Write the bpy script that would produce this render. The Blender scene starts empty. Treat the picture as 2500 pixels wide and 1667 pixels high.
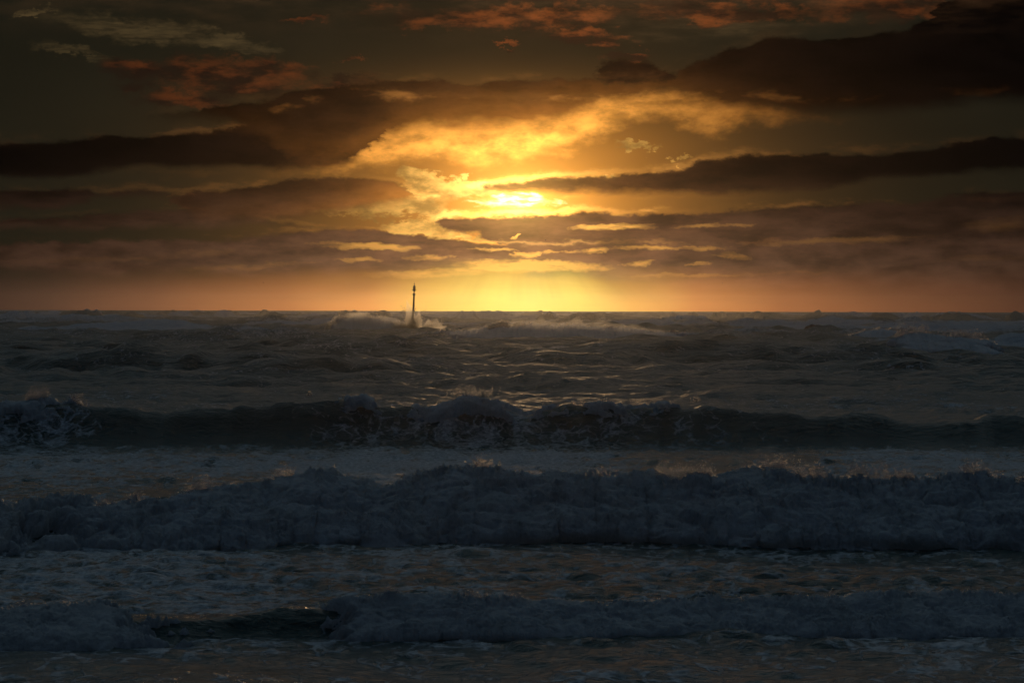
import bpy, math, random, time
import numpy as np
from math import radians as R, pi

SC = bpy.context.scene
COL = SC.collection
F32 = np.float32
random.seed(7)
RNG = np.random.default_rng(11)

# ---------------------------------------------------------------- camera
CAM_H = 3.0
SUN_AZ = 0.0025 * 1.0          # radians right of the view axis
SUN_EL = R(2.35)
cam = bpy.data.cameras.new('camera')
cam.lens = 100.0
cam.sensor_width = 36.0
cam.clip_start = 0.5
cam.clip_end = 60000.0
co = bpy.data.objects.new('camera', cam)
COL.objects.link(co)
co.location = (0.0, 0.0, CAM_H)
co.rotation_mode = 'XYZ'
PITCH = -0.0108
ROLL = -0.0024
co.rotation_euler = (pi / 2 + PITCH, ROLL, 0.0)
SC.camera = co

SC.render.engine = 'CYCLES'
SC.view_settings.view_transform = 'Standard'
SC.view_settings.look = 'None'
SC.view_settings.gamma = 1.0
SC.view_settings.exposure = 0.0
SC.view_settings.use_curve_mapping = False
SC.cycles.use_denoising = True
SC.cycles.use_adaptive_sampling = False
SC.cycles.max_bounces = 16
SC.cycles.diffuse_bounces = 2
SC.cycles.glossy_bounces = 3
SC.cycles.transmission_bounces = 16
SC.cycles.volume_bounces = 0
SC.cycles.sample_clamp_indirect = 3.0


# ---------------------------------------------------------------- node arithmetic
class NT:
    """small expression builder for shader node trees"""
    def __init__(self, tree):
        self.t = tree

    def new(self, kind, **kw):
        n = self.t.nodes.new(kind)
        for k, v in kw.items():
            setattr(n, k, v)
        return n

    def put(self, sock, v):
        if isinstance(v, V):
            self.t.links.new(v.s, sock)
        else:
            sock.default_value = v

    def m(self, op, *a, clamp=False):
        n = self.new('ShaderNodeMath', operation=op, use_clamp=clamp)
        for i, v in enumerate(a):
            self.put(n.inputs[i], v)
        return V(self, n.outputs[0])

    def vm(self, op, *a):
        n = self.new('ShaderNodeVectorMath', operation=op)
        for i, v in enumerate(a):
            if i == 1 and op == 'SCALE':
                self.put(n.inputs[3], v)
            else:
                self.put(n.inputs[i], v)
        return V(self, n.outputs[1 if op in ('LENGTH', 'DOT_PRODUCT') else 0])

    def xyz(self, x, y, z):
        n = self.new('ShaderNodeCombineXYZ')
        self.put(n.inputs[0], x); self.put(n.inputs[1], y); self.put(n.inputs[2], z)
        return V(self, n.outputs[0])

    def sep(self, v):
        n = self.new('ShaderNodeSeparateXYZ')
        self.put(n.inputs[0], v)
        return [V(self, n.outputs[i]) for i in range(3)]

    def noise(self, vec, scale, detail=4, rough=0.55, dist=0.0, color=False, lac=2.0):
        n = self.new('ShaderNodeTexNoise', noise_dimensions='3D')
        self.put(n.inputs['Vector'], vec)
        self.put(n.inputs['Scale'], scale)
        self.put(n.inputs['Detail'], detail)
        self.put(n.inputs['Roughness'], rough)
        self.put(n.inputs['Lacunarity'], lac)
        self.put(n.inputs['Distortion'], dist)
        return V(self, n.outputs[1 if color else 0])

    def smooth(self, v, a, b, lo=0.0, hi=1.0):
        n = self.new('ShaderNodeMapRange', interpolation_type='SMOOTHSTEP')
        self.put(n.inputs[0], v); self.put(n.inputs[1], a); self.put(n.inputs[2], b)
        self.put(n.inputs[3], lo); self.put(n.inputs[4], hi)
        return V(self, n.outputs[0])

    def mix(self, a, b, f):
        n = self.new('ShaderNodeMix', data_type='RGBA', clamp_factor=True)
        self.put(n.inputs[0], f)
        self.put(n.inputs[6], rgba(a)); self.put(n.inputs[7], rgba(b))
        return V(self, n.outputs[2])

    def col(self, c, f):                       # constant colour times factor
        return self.vm('SCALE', tuple(c), f)

    def add(self, a, b):
        return self.vm('ADD', a, b)

    def mul(self, a, b):
        return self.vm('MULTIPLY', a, b)

    def curve(self, x, pts, smooth=True):
        """piecewise curve of x (0..1) through pts (0..1)"""
        n = self.new('ShaderNodeFloatCurve')
        c = n.mapping.curves[0]
        while len(c.points) > 2:
            c.points.remove(c.points[1])
        c.points[0].location = pts[0]
        c.points[1].location = pts[-1]
        for p in pts[1:-1]:
            c.points.new(*p)
        for p in c.points:
            p.handle_type = 'AUTO_CLAMPED' if smooth else 'VECTOR'
        n.mapping.use_clip = False
        n.mapping.update()
        self.put(n.inputs[1], x)
        return V(self, n.outputs[0])

    def ramp(self, x, stops, interp='EASE'):
        n = self.new('ShaderNodeValToRGB')
        r = n.color_ramp
        r.interpolation = interp
        while len(r.elements) > 1:
            r.elements.remove(r.elements[-1])
        r.elements[0].position = stops[0][0]
        r.elements[0].color = (*stops[0][1], 1)
        for p, c in stops[1:]:
            e = r.elements.new(p); e.color = (*c, 1)
        self.put(n.inputs[0], x)
        return V(self, n.outputs[0])


def rgba(c):
    if isinstance(c, V):
        return c
    return (*c, 1.0) if len(c) == 3 else c


class V:
    def __init__(self, nt, s):
        self.nt, self.s = nt, s
    def __add__(self, o): return self.nt.m('ADD', self, o)
    __radd__ = __add__
    def __mul__(self, o): return self.nt.m('MULTIPLY', self, o)
    __rmul__ = __mul__
    def __sub__(self, o): return self.nt.m('SUBTRACT', self, o)
    def __rsub__(self, o): return self.nt.m('SUBTRACT', o, self)
    def __truediv__(self, o): return self.nt.m('DIVIDE', self, o)
    def exp(self): return self.nt.m('EXPONENT', self)
    def abs(self): return self.nt.m('ABSOLUTE', self)
    def pow(self, p): return self.nt.m('POWER', self, p)
    def min(self, o): return self.nt.m('MINIMUM', self, o)
    def max(self, o): return self.nt.m('MAXIMUM', self, o)
    def sat(self): return self.nt.m('ADD', self, 0.0, clamp=True)


def lin(r, g, b):
    f = lambda c: (c / 255 / 12.92) if c <= 10 else ((c / 255 + 0.055) / 1.055) ** 2.4
    return (f(r), f(g), f(b))


# ---------------------------------------------------------------- world: dusk sky
# The sky is a function of direction only.  s runs along the azimuth, h down from the zenith
# side to the horizon; one unit is 1/6533 rad, the horizon lies at h = 713.
SKY_K = 6533.0
world = bpy.data.worlds.new('World')
SC.world = world
world.use_nodes = True
wt = world.node_tree
wt.nodes.clear()
W = NT(wt)
tc = W.new('ShaderNodeTexCoord')
dirv = V(W, tc.outputs['Generated'])
dx, dy, dz = W.sep(dirv)
az = W.m('ARCTAN2', dx, dy)
el = W.m('ARCSINE', dz)
S0 = az * (SKY_K * 1.006) + 1176.0
H0 = 713.0 - el * SKY_K

big = W.mul(dirv, (1.0, 1.0, 3.2))
def fnoise(scale, detail, rough, off=0.0, zs=3.2, color=False):
    v = W.add(W.mul(dirv, (1.0, 1.0, zs)), (off, off * .7, off * .3))
    return W.noise(v, scale, detail, rough, color=color)

wa = W.sep(fnoise(26, 5, 0.58, 3.1, 2.6, color=True))
wb = W.sep(fnoise(120, 6, 0.62, 7.7, 1.7, color=True))
puff = fnoise(75, 5, 0.6, 1.3, 2.2)
fine = fnoise(260, 5, 0.65, 5.3, 2.4)
mid = fnoise(44, 5, 0.6, 15.0, 4.2)
broad = fnoise(9, 3, 0.5, 9.9, 3.0)
# top edges: billowed; bottom edges: smoother
S1 = S0 + (wa[0] - 0.5) * 200 + (wb[0] - 0.5) * 110
S2 = S1 + (wb[2] - 0.5) * 60
HT = H0 + (wa[1] - 0.5) * 44 + (wb[1] - 0.5) * 30 + (fine - 0.5) * 14
HB = H0 + (wa[2] - 0.5) * 60 + (wb[2] - 0.5) * 20
HM = H0 + (wa[1] - 0.5) * 60 + (wb[1] - 0.5) * 80 + (fine - 0.5) * 45

ux = ((S0 - 1176.0) / 2) * 0.0
XN = (S1 + 400.0) / 3152.0
def cx(v): return (v + 400.0) / 3152.0
def cy(v): return (v + 100.0) / 900.0
def edge(pts, x=None):
    p = [(cx(a), cy(b)) for a, b in pts]
    if p[0][0] > 0.0: p.insert(0, (0.0, p[0][1]))
    if p[-1][0] < 1.0: p.append((1.0, p[-1][1]))
    return W.curve(XN if x is None else x, p) * 900.0 - 100.0

ds = (S0 - 1190.0)
dh = (H0 - 462.0)
r = W.m('SQRT', ds * ds + dh * dh * 1.9)
e140 = (r * (-1 / 135.0)).exp()
e140 = e140 * W.smooth(H0, 110, 340, 0.10, 1.0)
e260 = (r * (-1 / 300.0)).exp()
e600 = (r * (-1 / 620.0)).exp()
e50 = (r * (-1 / 60.0)).exp()

# clear air between the clouds
clear = W.add(W.add(W.col((2.6, 0.96, 0.11), e140), W.col((0.26, 0.104, 0.017), (r * (-1 / 215.0)).exp() * W.smooth(H0, 60, 330, 0.25, 1.0))),
              W.add(W.col((0.007, 0.0050, 0.002), e600), (0.0095, 0.0088, 0.0052)))
clear = W.vm('SCALE', clear, fnoise(14, 3, 0.5, 2.2) * 0.5 + 0.75)

# soft brightness of the cloud bodies
lowf = W.smooth(H0, 380, 640)
side = (W.m('ABSOLUTE', ds) * (-1 / 1000.0)).exp()
body = W.add(W.add(W.col((0.24, 0.085, 0.020), (r * (-1 / 175.0)).exp()), W.col((0.016, 0.0055, 0.0025), e260)),
             W.add(W.add(W.col((0.088, 0.043, 0.026), lowf * (side * 0.95 + 0.12)), W.col((0.15, 0.06, 0.018), lowf * e260)), (0.0013, 0.0009, 0.0009)))
body = W.vm('SCALE', body, (W.smooth(mid * 0.6 + puff * 0.4, 0.34, 0.66) * 0.95 + 0.50) * (broad * 0.4 + 0.8))

rimgold = W.add(W.col((2.2, 1.30, 0.30), e140), W.add(W.col((0.75, 0.30, 0.05), e260), W.col((0.17, 0.052, 0.013), e600)))

col = clear
# ---- far left wisps of ice cloud
def blob(s, h, ws, hs, slope=0.0, soft=1.0, SX=None, HX=None):
    a = ((SX or S1) - s)
    b = ((HX or HM) - h) - a * slope
    a = a / ws; b = b / hs
    return (1.0 - (a * a + b * b)) * soft

cir = blob(330, 78, 250, 34, 0.10).max(blob(480, 95, 190, 22, 0.15)).max(blob(170, 126, 110, 13, 0.05)).max(blob(60, 42, 60, 8, 0.0)).max(blob(1650, 70, 330, 34, -0.05) * 0.35)
streak = fnoise(60, 6, 0.65, 4.4, 7.0)
cirm = W.smooth(cir + (mid - 0.5) * 1.4, 0.0, 1.1) * W.smooth(streak, 0.28, 0.74)
col = W.add(col, W.col((0.060, 0.038, 0.014), cirm))

# ---- lit, gold and orange cloud behind the dark banks
gt = edge([(700, 385), (780, 345), (900, 295), (1000, 260), (1250, 235), (1400, 205), (1500, 190), (1600, 205), (1800, 240), (1950, 262), (2100, 300)])
gb = edge([(700, 385), (780, 388), (900, 380), (1000, 362), (1100, 362), (1200, 355), (1300, 335), (1400, 300), (1500, 265), (1600, 292), (1650, 302), (1720, 280), (1950, 262), (2100, 250)])
HG = H0 + (wa[1] - 0.5) * 50 + (wb[1] - 0.5) * 46
g1 = W.smooth((HG - gt) * 0.045 + (puff - 0.5) * 0.8, -0.1, 1.1) * W.smooth((gb - HG) * 0.028 + (puff - 0.5) * 0.9, -0.7, 1.0)
goldc = W.add(W.col((4.3, 1.85, 0.25), (r * (-1 / 170.0)).exp()), W.add(W.col((0.55, 0.19, 0.035), e260), W.col((0.20, 0.065, 0.014), e600)))
goldc = W.vm('SCALE', goldc, W.smooth(puff, 0.3, 0.7) * 0.9 + 0.55)
col = W.mix(col, goldc, g1 * 0.93)
g2 = blob(985, 412, 62, 20, 0.05).max(blob(1060, 432, 130, 26, 0.0)).max(blob(1460, 338, 56, 9, -0.02)).max(blob(1543, 364, 14, 7)).max(blob(1090, 402, 12, 9)).max(blob(1395, 408, 16, 6)).max(blob(985, 520, 120, 22, 0.02)).max(blob(1080, 540, 130, 8, 0.05)).max(blob(900, 470, 190, 26, -0.06)).max(blob(1040, 490, 60, 40, 0.3))
goldd = W.vm('SCALE', W.add(W.col((3.4, 1.9, 0.40), (r * (-1 / 150.0)).exp()), W.col((0.45, 0.17, 0.035), e260)), W.smooth(puff, 0.32, 0.66) * 1.0 + 0.45)
col = W.mix(col, goldd, (g2 * 1.6).sat() * 0.85)

# ---- orange broken puffs high up
o1 = blob(330, 170, 110, 34, 0.1).max(blob(520, 185, 200, 44, 0.12)).max(blob(620, 170, 140, 30, 0.1)).max(blob(440, 232, 130, 24, 0.06)).max(blob(780, 200, 90, 16, -0.15)).max(blob(290, 205, 60, 14))
o2 = blob(1150, 42, 330, 32, -0.02).max(blob(1350, 84, 112, 17, 0.06)).max(blob(1690, 34, 260, 26, 0.03)).max(blob(2040, 24, 180, 30, 0.02)).max(blob(1168, 102, 24, 8)).max(blob(1440, 128, 80, 10)).max(blob(820, 142, 30, 5)).max(blob(700, 48, 70, 10, -0.1))
om = W.smooth(o1.max(o2) * 0.42 + puff * 0.6 + mid * 0.4, 0.36, 1.0)
olit = W.smooth(fnoise(48, 5, 0.62, 12.0, 3.0), 0.42, 0.62)
tr = (W.m('ABSOLUTE', S0 - 1350.0) * (-1 / 560.0)).exp()
odark = W.add(W.col((0.018, 0.006, 0.002), tr), (0.011, 0.0055, 0.0035))
olight = W.add(W.col((0.21, 0.052, 0.009), tr), (0.046, 0.0135, 0.005))
col = W.mix(col, W.mix(odark, olight, olit), om * 0.92)

# ---- dark banks.  each: top edge, bottom edge, softness
def bank(top, bot, kt=0.085, kb=0.045):
    t = edge(top); b = edge(bot)
    a = (HT - t); c = (b - HB)
    er = (puff - 0.5) * 1.1 + (mid - 0.5) * 1.0
    return a, c, W.smooth((a * kt).min(1.4) + er * 0.55, 0.0, 0.95) * W.smooth((c * kb).min(1.6) + er * 0.6, -0.1, 1.15)

banks = []
A1 = bank([(0, 334), (150, 331), (260, 322), (370, 312), (450, 308), (520, 298), (600, 268), (700, 240), (800, 225), (900, 225)],
          [(0, 424), (150, 422), (250, 404), (370, 394), (520, 394), (700, 396), (800, 392), (850, 372), (900, 335), (940, 290), (980, 240)])
A2 = bank([(330, 300), (380, 262), (450, 262), (520, 240), (600, 236), (680, 214), (740, 203), (800, 194), (880, 184), (960, 182), (1100, 190), (1180, 178), (1300, 180), (1400, 184), (1470, 180), (1530, 172), (1560, 155), (1700, 112), (1800, 90), (1900, 88), (2000, 74), (2100, 60), (2180, 10), (2352, -60)],
          [(330, 270), (380, 288), (450, 290), (520, 304), (560, 320), (640, 350), (700, 388), (780, 394), (850, 372), (950, 325), (1060, 312), (1150, 305), (1250, 292), (1350, 262), (1430, 238), (1500, 225), (1560, 240), (1640, 256), (1750, 268), (1900, 275), (2100, 272), (2352, 262)], kb=0.021)
A2b = bank([(1290, 190), (1340, 160), (1390, 134), (1440, 128), (1500, 142), (1560, 165)], [(1290, 180), (1380, 215), (1560, 215), (1600, 150)], 0.05, 0.03)
A8 = bank([(1060, 440), (1110, 428), (1170, 420), (1232, 419), (1240, 410), (1300, 404), (1380, 402), (1450, 397), (1530, 384), (1590, 366), (1640, 360), (1700, 355), (1800, 352), (2000, 346), (2150, 342), (2200, 332), (2270, 318), (2320, 314), (2352, 322)],
          [(1060, 420), (1110, 444), (1250, 448), (1400, 452), (1600, 450), (1800, 442), (1950, 432), (2150, 408), (2352, 402)])
A9 = bank([(1000, 540), (1030, 500), (1060, 490), (1150, 491), (1250, 490), (1330, 481), (1400, 486), (1440, 490), (1560, 488), (1700, 476), (1760, 470), (1800, 466), (2000, 464), (2100, 456), (2200, 443), (2352, 440)],
          [(1000, 500), (1030, 512), (1080, 540), (1130, 556), (1200, 640), (1400, 660), (1500, 672), (1700, 668), (2000, 672), (2352, 690)])
A11 = bank([(350, 500), (430, 440), (500, 432), (600, 420), (680, 412), (740, 408), (800, 412), (870, 418), (930, 428), (980, 448), (1010, 462), (1040, 480)],
           [(350, 470), (430, 500), (500, 520), (600, 520), (700, 512), (800, 492), (900, 478), (1010, 474), (1040, 460)])
A11b = bank([(0, 440), (160, 434), (205, 436), (240, 444), (300, 438), (380, 436), (440, 444), (480, 470)], [(0, 496), (120, 492), (240, 462), (400, 462), (480, 460)])
A12 = bank([(0, 500), (160, 498), (200, 490), (280, 485), (400, 482), (560, 500), (700, 516), (800, 524)], [(0, 532), (170, 534), (300, 538), (500, 530), (640, 530), (800, 522), (850, 500)])
A13 = bank([(0, 560), (200, 556), (260, 552), (400, 550), (520, 552), (580, 550), (640, 538), (750, 529), (850, 526), (940, 532), (1060, 545), (1120, 556), (1200, 560)],
           [(0, 640), (200, 645), (500, 640), (760, 650), (900, 646), (1050, 640), (1150, 636), (1300, 620)], kb=0.03)
ALL = [A1, A2, A2b, A8, A9, A11, A11b, A12, A13]
D = ALL[0][2]
for b in ALL[1:]:
    D = D.max(b[2])

# openings in the low banks
holes = [(840, 566, 110, 7, 0.03, 1.3), (985, 592, 48, 5, -0.02, 1.25), (820, 597, 55, 4, 0, 0.9), (570, 612, 130, 6, -0.07, 0.5), (1400, 521, 95, 6.5, -0.01, 1.4),
         (1640, 519, 90, 4, -0.03, 0.7), (1190, 545, 12, 5, -0.2, 1.6), (1150, 574, 50, 3, 0, 1.0), (1217, 585, 26, 7, 0, 1.6), (1270, 579, 40, 3, 0, 0.9), (1355, 574, 42, 6, -0.04, 1.2),
         (1500, 569, 85, 4, 0.01, 1.0), (1620, 568, 45, 4, 0, 0.9), (1470, 602, 34, 5, -0.08, 1.0), (1590, 604, 26, 3, -0.1, 0.7), (1690, 587, 50, 6, 0.1, 0.8), (1210, 610, 165, 12, 0.0, 1.9),
         (1600, 631, 150, 4, -0.02, 0.7), (1000, 626, 130, 9, -0.03, 1.0), (1960, 552, 170, 6, -0.05, 0.55), (2290, 516, 80, 15, -0.05, 0.5), (2290, 592, 110, 6, 0, 0.4), (1060, 600, 30, 3, 0, 0.8),
         (440, 585, 50, 8, -0.1, 0.25), (1850, 625, 70, 3, 0, 0.4), (200, 600, 190, 5, -0.02, 0.25)]
SX = S0 + (wa[0] - 0.5) * 160 + (wb[0] - 0.5) * 160
HX = H0 + (wa[1] - 0.5) * 14 + (wb[1] - 0.5) * 22 + (fine - 0.5) * 12
Hh = None
for (s, h, ws, hs, sl, br) in holes:
    v = (blob(s, h, ws * 1.25, hs * 1.35, sl, 1.0, SX, HX).max(0.0)) * br
    Hh = v if Hh is None else Hh.max(v)

# undersides warmed by the low sun
und = None
for b, wdt, amp in ((A2, 48.0, 1.9), (A1, 22.0, 0.3), (A11, 40.0, 2.2), (A8, 16.0, 0.3), (A12, 14.0, 0.25)):
    v = ((b[1].max(0.0)) * (-1.0 / wdt)).exp() * amp * b[2]
    und = v if und is None else und.max(v)
warm = W.add(W.col((2.7, 0.92, 0.10), (r * (-1 / 130.0)).exp()), W.col((0.035, 0.010, 0.002), e260))
bank_col = W.add(body, W.vm('SCALE', warm, und * (puff * 0.7 + 0.65)))
col = W.mix(col, bank_col, (D * 1.12).min(1.0))
# silver lining along the upper edges
rim = None
for b, wd, am in ((A9, 5.0, 1.0), (A8, 7.0, 0.85), (A2, 8.0, 0.22), (A11, 6.5, 0.9), (A1, 8.0, 1.2), (A13, 3.5, 0.55), (A12, 4.0, 0.4), (A11b, 6.0, 1.0)):
    q = (b[0] + wd * 0.45) / (wd * 1.25)
    v = (q * q * -1.0).exp() * am * W.smooth(b[1], 0, 14)
    rim = v if rim is None else rim.max(v)
rimf = rim * (e600 * 0.9 + 0.1) * (W.smooth(fnoise(38, 4, 0.6, 6.1, 3.0), 0.47, 0.62).max((e140 * 2.2).sat())) * (1.0 - W.smooth(H0, 590, 640))
col = W.add(col, W.vm('SCALE', rimgold, rimf))
# openings
holec = W.add(W.col((2.6, 1.25, 0.20), (r * (-1 / 230.0)).exp()), W.add(W.col((0.26, 0.10, 0.025), e600), (0.022, 0.012, 0.007)))
col = W.mix(col, holec, (Hh * W.smooth(streak * 0.6 + puff * 0.4, 0.30, 0.62)).min(1.0) * 0.86)
# the sun seen through the thin cloud
core = blob(1195, 463, 92, 17, 0.0, 1.0, SX, HX).max(blob(1185, 450, 60, 9, 0.0, 1.0, SX, HX)).sat()
coret = W.smooth(fnoise(150, 4, 0.6, 8.0, 4.5), 0.38, 0.60) * 0.95 + 0.12
col = W.add(col, W.col((2.6, 2.2, 1.1), core * coret))
col = W.add(col, W.col((0.75, 0.45, 0.10), e50))

# low bright air under the banks, with shafts of light
ang = W.m('ARCTAN2', S0 - 1195.0, (H0 - 440.0).max(20.0))
shaft = W.noise(W.xyz(ang * 3.2, 0.3, 0.0), 1.0, 3, 0.6)
shaft2 = W.smooth(shaft, 0.30, 0.66)
hn = (S0 + 400.0) / 3152.0
HZ = [(-400, lin(45, 32, 28)), (0, lin(66, 44, 35)), (120, lin(82, 55, 42)), (350, lin(124, 78, 52)), (650, lin(182, 112, 62)), (850, lin(238, 154, 76)), (1010, lin(262, 206, 92)), (1130, lin(275, 240, 110)), (1220, lin(285, 248, 120)),
      (1330, lin(270, 230, 104)), (1450, lin(252, 182, 84)), (1600, lin(212, 132, 66)), (1800, lin(160, 94, 52)), (2050, lin(118, 70, 44)), (2352, lin(80, 48, 34)), (2752, lin(48, 32, 26))]
hz = W.ramp(hn, [(cx(a), c) for a, c in HZ], 'LINEAR')
cen = ((S0 - 1200.0) / 260.0); cen = (cen * cen * -1.0).exp()
cen2 = ((S0 - 1200.0) / 420.0); cen2 = (cen2 * cen2 * -1.0).exp()
HL = H0 + (wa[1] - 0.5) * 14 + (wb[1] - 0.5) * 5
kz = W.smooth(HL + cen * 22.0, 600, 708)
wdg = (ang - 0.80) / 0.11; wdg = (wdg * wdg * -1.0).exp()
wdl = (ang + 1.02) / 0.10; wdl = (wdl * wdl * -1.0).exp()
kz = kz * (1.0 - (wdg * 0.42 + wdl * 0.3) * (1.0 - W.smooth(H0, 640, 712)))
kz = kz * (1.0 - (1.0 - shaft2) * 0.20 * cen2 * (1.0 - W.smooth(H0, 670, 712)))
hz = W.vm('SCALE', hz, fnoise(40, 4, 0.6, 3.9, 9.0) * 0.22 + 0.89)
col = W.mix(col, hz, kz)
# shafts above the sun
up = (1.0 - W.smooth(H0, 300, 420)) * e260
col = W.vm('SCALE', col, 1.0 + (shaft - 0.5) * 0.0)

# higher sky, outside the picture: broken dusk cloud over blue air
sky = W.new('ShaderNodeTexSky', sky_type='NISHITA')
sky.sun_disc = False
sky.sun_elevation = SUN_EL
sky.sun_rotation = SUN_AZ
sky.altitude = 0.0
sky.air_density = 1.0
sky.dust_density = 1.0
sky.ozone_density = 2.0
nish = V(W, sky.outputs[0])
nish = W.vm('SCALE', nish, 0.05)
over = fnoise(4.0, 5, 0.6, 2.0, 2.0)
front = W.smooth(dy, -0.35, 0.9)
dusk = W.mix((0.0085, 0.0150, 0.0275), (0.062, 0.092, 0.103), front)
high = W.add(W.mul(dusk, W.xyz(over + 0.5, over + 0.5, over + 0.5)), W.vm('SCALE', nish, 0.35))
# cloud lit orange from below, above the frame round the sun's bearing
wz = (az - 0.03) / 0.22
wglow = (wz * wz * -1.0).exp() * W.smooth(el, 0.09, 0.14) * (1.0 - W.smooth(el, 0.20, 0.50)) * W.smooth(dy, 0.0, 0.3)
kh = W.smooth(el, 0.100, 0.42)
col = W.mix(col, high, kh)
col = W.add(col, W.col((0.15, 0.070, 0.028), wglow * W.smooth(mid * 0.5 + broad * 0.5, 0.38, 0.60)))
# away from the sun the low banks lose their light
backf = W.smooth(dy, 0.80, 0.0)
lowback = W.add(W.col((0.010, 0.013, 0.019), 1.0), W.vm('SCALE', nish, 0.1))
col = W.mix(col, W.mix(lowback, high, kh), backf)
# nothing shines from below the horizon
col = W.vm('SCALE', col, W.smooth(el, -0.02, -0.001))
bg = W.new('ShaderNodeBackground')
W.put(bg.inputs[0], col)
bg.inputs[1].default_value = 1.0
wo = W.new('ShaderNodeOutputWorld')
wt.links.new(bg.outputs[0], wo.inputs[0])
world.cycles.sampling_method = 'MANUAL'
world.cycles.sample_map_resolution = 2048

# ---------------------------------------------------------------- the low sun behind thin cloud
sl = bpy.data.lights.new('sun', 'SUN')
sl.energy = 0.09
sl.angle = R(5.0)
sl.color = (1.0, 0.62, 0.30)
so = bpy.data.objects.new('sun', sl)
COL.objects.link(so)
from mathutils import Vector
sd = Vector((math.sin(SUN_AZ) * math.cos(SUN_EL), math.cos(SUN_AZ) * math.cos(SUN_EL), math.sin(SUN_EL)))
so.rotation_euler = (-sd).to_track_quat('-Z', 'Y').to_euler()
so.location = (0, 50, 20)

# ================================================================ helpers
FV = 6533.0                 # one sky unit per this many metres of distance
def px_x(X, d):             # bearing X (sky units) at distance d -> metres across
    return (X - 1176.0) / FV * d

def link(name, me, parent=None):
    o = bpy.data.objects.new(name, me)
    COL.objects.link(o)
    if parent is not None:
        o.parent = parent
    return o

def tag(o, label=None, cat=None, group=None, kind=None):
    if label: o['label'] = label
    if cat: o['category'] = cat
    if group: o['group'] = group
    if kind: o['kind'] = kind
    return o

def empty(name, loc):
    o = bpy.data.objects.new(name, None)
    o.empty_display_size = 0.5
    COL.objects.link(o)
    o.location = loc
    return o

def grid_mesh(name, P, attrs=None, smooth=True):
    """P: (nv, nu, 3) array of points -> quad sheet"""
    nv, nu = P.shape[:2]
    me = bpy.data.meshes.new(name)
    nvert = nv * nu
    me.vertices.add(nvert)
    me.vertices.foreach_set('co', P.reshape(-1).astype(F32))
    i = np.arange(nvert, dtype=np.int32).reshape(nv, nu)
    q = np.stack([i[:-1, :-1], i[:-1, 1:], i[1:, 1:], i[1:, :-1]], -1).reshape(-1, 4)
    nf = len(q)
    me.loops.add(nf * 4)
    me.loops.foreach_set('vertex_index', q.reshape(-1))
    me.polygons.add(nf)
    me.polygons.foreach_set('loop_start', np.arange(0, nf * 4, 4, dtype=np.int32))
    me.polygons.foreach_set('loop_total', np.full(nf, 4, dtype=np.int32))
    me.polygons.foreach_set('use_smooth', np.full(nf, smooth, dtype=bool))
    for k, v in (attrs or {}).items():
        a = me.attributes.new(k, 'FLOAT', 'POINT')
        a.data.foreach_set('value', v.reshape(-1).astype(F32))
    me.update()
    return me

def tri_mesh(name, verts, tris, smooth=False):
    me = bpy.data.meshes.new(name)
    me.vertices.add(len(verts))
    me.vertices.foreach_set('co', np.asarray(verts, F32).reshape(-1))
    nf = len(tris)
    me.loops.add(nf * 3)
    me.loops.foreach_set('vertex_index', np.asarray(tris, np.int32).reshape(-1))
    me.polygons.add(nf)
    me.polygons.foreach_set('loop_start', np.arange(0, nf * 3, 3, dtype=np.int32))
    me.polygons.foreach_set('loop_total', np.full(nf, 3, dtype=np.int32))
    me.polygons.foreach_set('use_smooth', np.full(nf, smooth, dtype=bool))
    me.update()
    return me

# ---- numeric noise
def _hash(ix, iy, k):
    h = (ix.astype(np.int64) * 374761393 + iy.astype(np.int64) * 668265263 + k * 1442695041) & 0xffffffff
    h = ((h ^ (h >> 13)) * 1274126177) & 0xffffffff
    h = ((h ^ (h >> 16)) * 2246822519) & 0xffffffff
    return ((h >> 8) & 0xffff).astype(F32) / 65535.0

def vnoise(x, y, k=0):
    ix = np.floor(x); iy = np.floor(y)
    fx = (x - ix).astype(F32); fy = (y - iy).astype(F32)
    fx = fx * fx * fx * (fx * (fx * 6 - 15) + 10); fy = fy * fy * fy * (fy * (fy * 6 - 15) + 10)
    a = _hash(ix, iy, k); b = _hash(ix + 1, iy, k); c = _hash(ix, iy + 1, k); d = _hash(ix + 1, iy + 1, k)
    return (a + (b - a) * fx) * (1 - fy) + (c + (d - c) * fx) * fy

def fbm(x, y, k=0, octv=4, g=0.5):
    s = 0; a = 1.0; t = 0
    for i in range(octv):
        s = s + a * vnoise(x * 2.03 ** i + i * 7.3, y * 2.03 ** i + i * 3.1, k + i)
        t += a; a *= g
    return s / t

def domes(x, y, k=0):
    """rounded bumps, 0..1: upper envelope of round lumps, one per cell"""
    ix = np.floor(x); iy = np.floor(y)
    best = np.zeros(x.shape, F32)
    for i in (-1, 0, 1):
        for j in (-1, 0, 1):
            cx_, cy_ = ix + i, iy + j
            px_ = cx_ + _hash(cx_, cy_, k); py_ = cy_ + _hash(cx_, cy_, k + 1)
            rr = 0.55 + 0.55 * _hash(cx_, cy_, k + 2)
            d2 = ((x - px_) ** 2 + (y - py_) ** 2) / (rr * rr)
            h = np.sqrt(np.maximum(0, 1 - d2)) * rr
            best = np.maximum(best, h.astype(F32))
    return best

def sstep(x, a, b):
    t = np.clip((x - a) / (b - a), 0, 1)
    return t * t * (3 - 2 * t)

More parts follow.
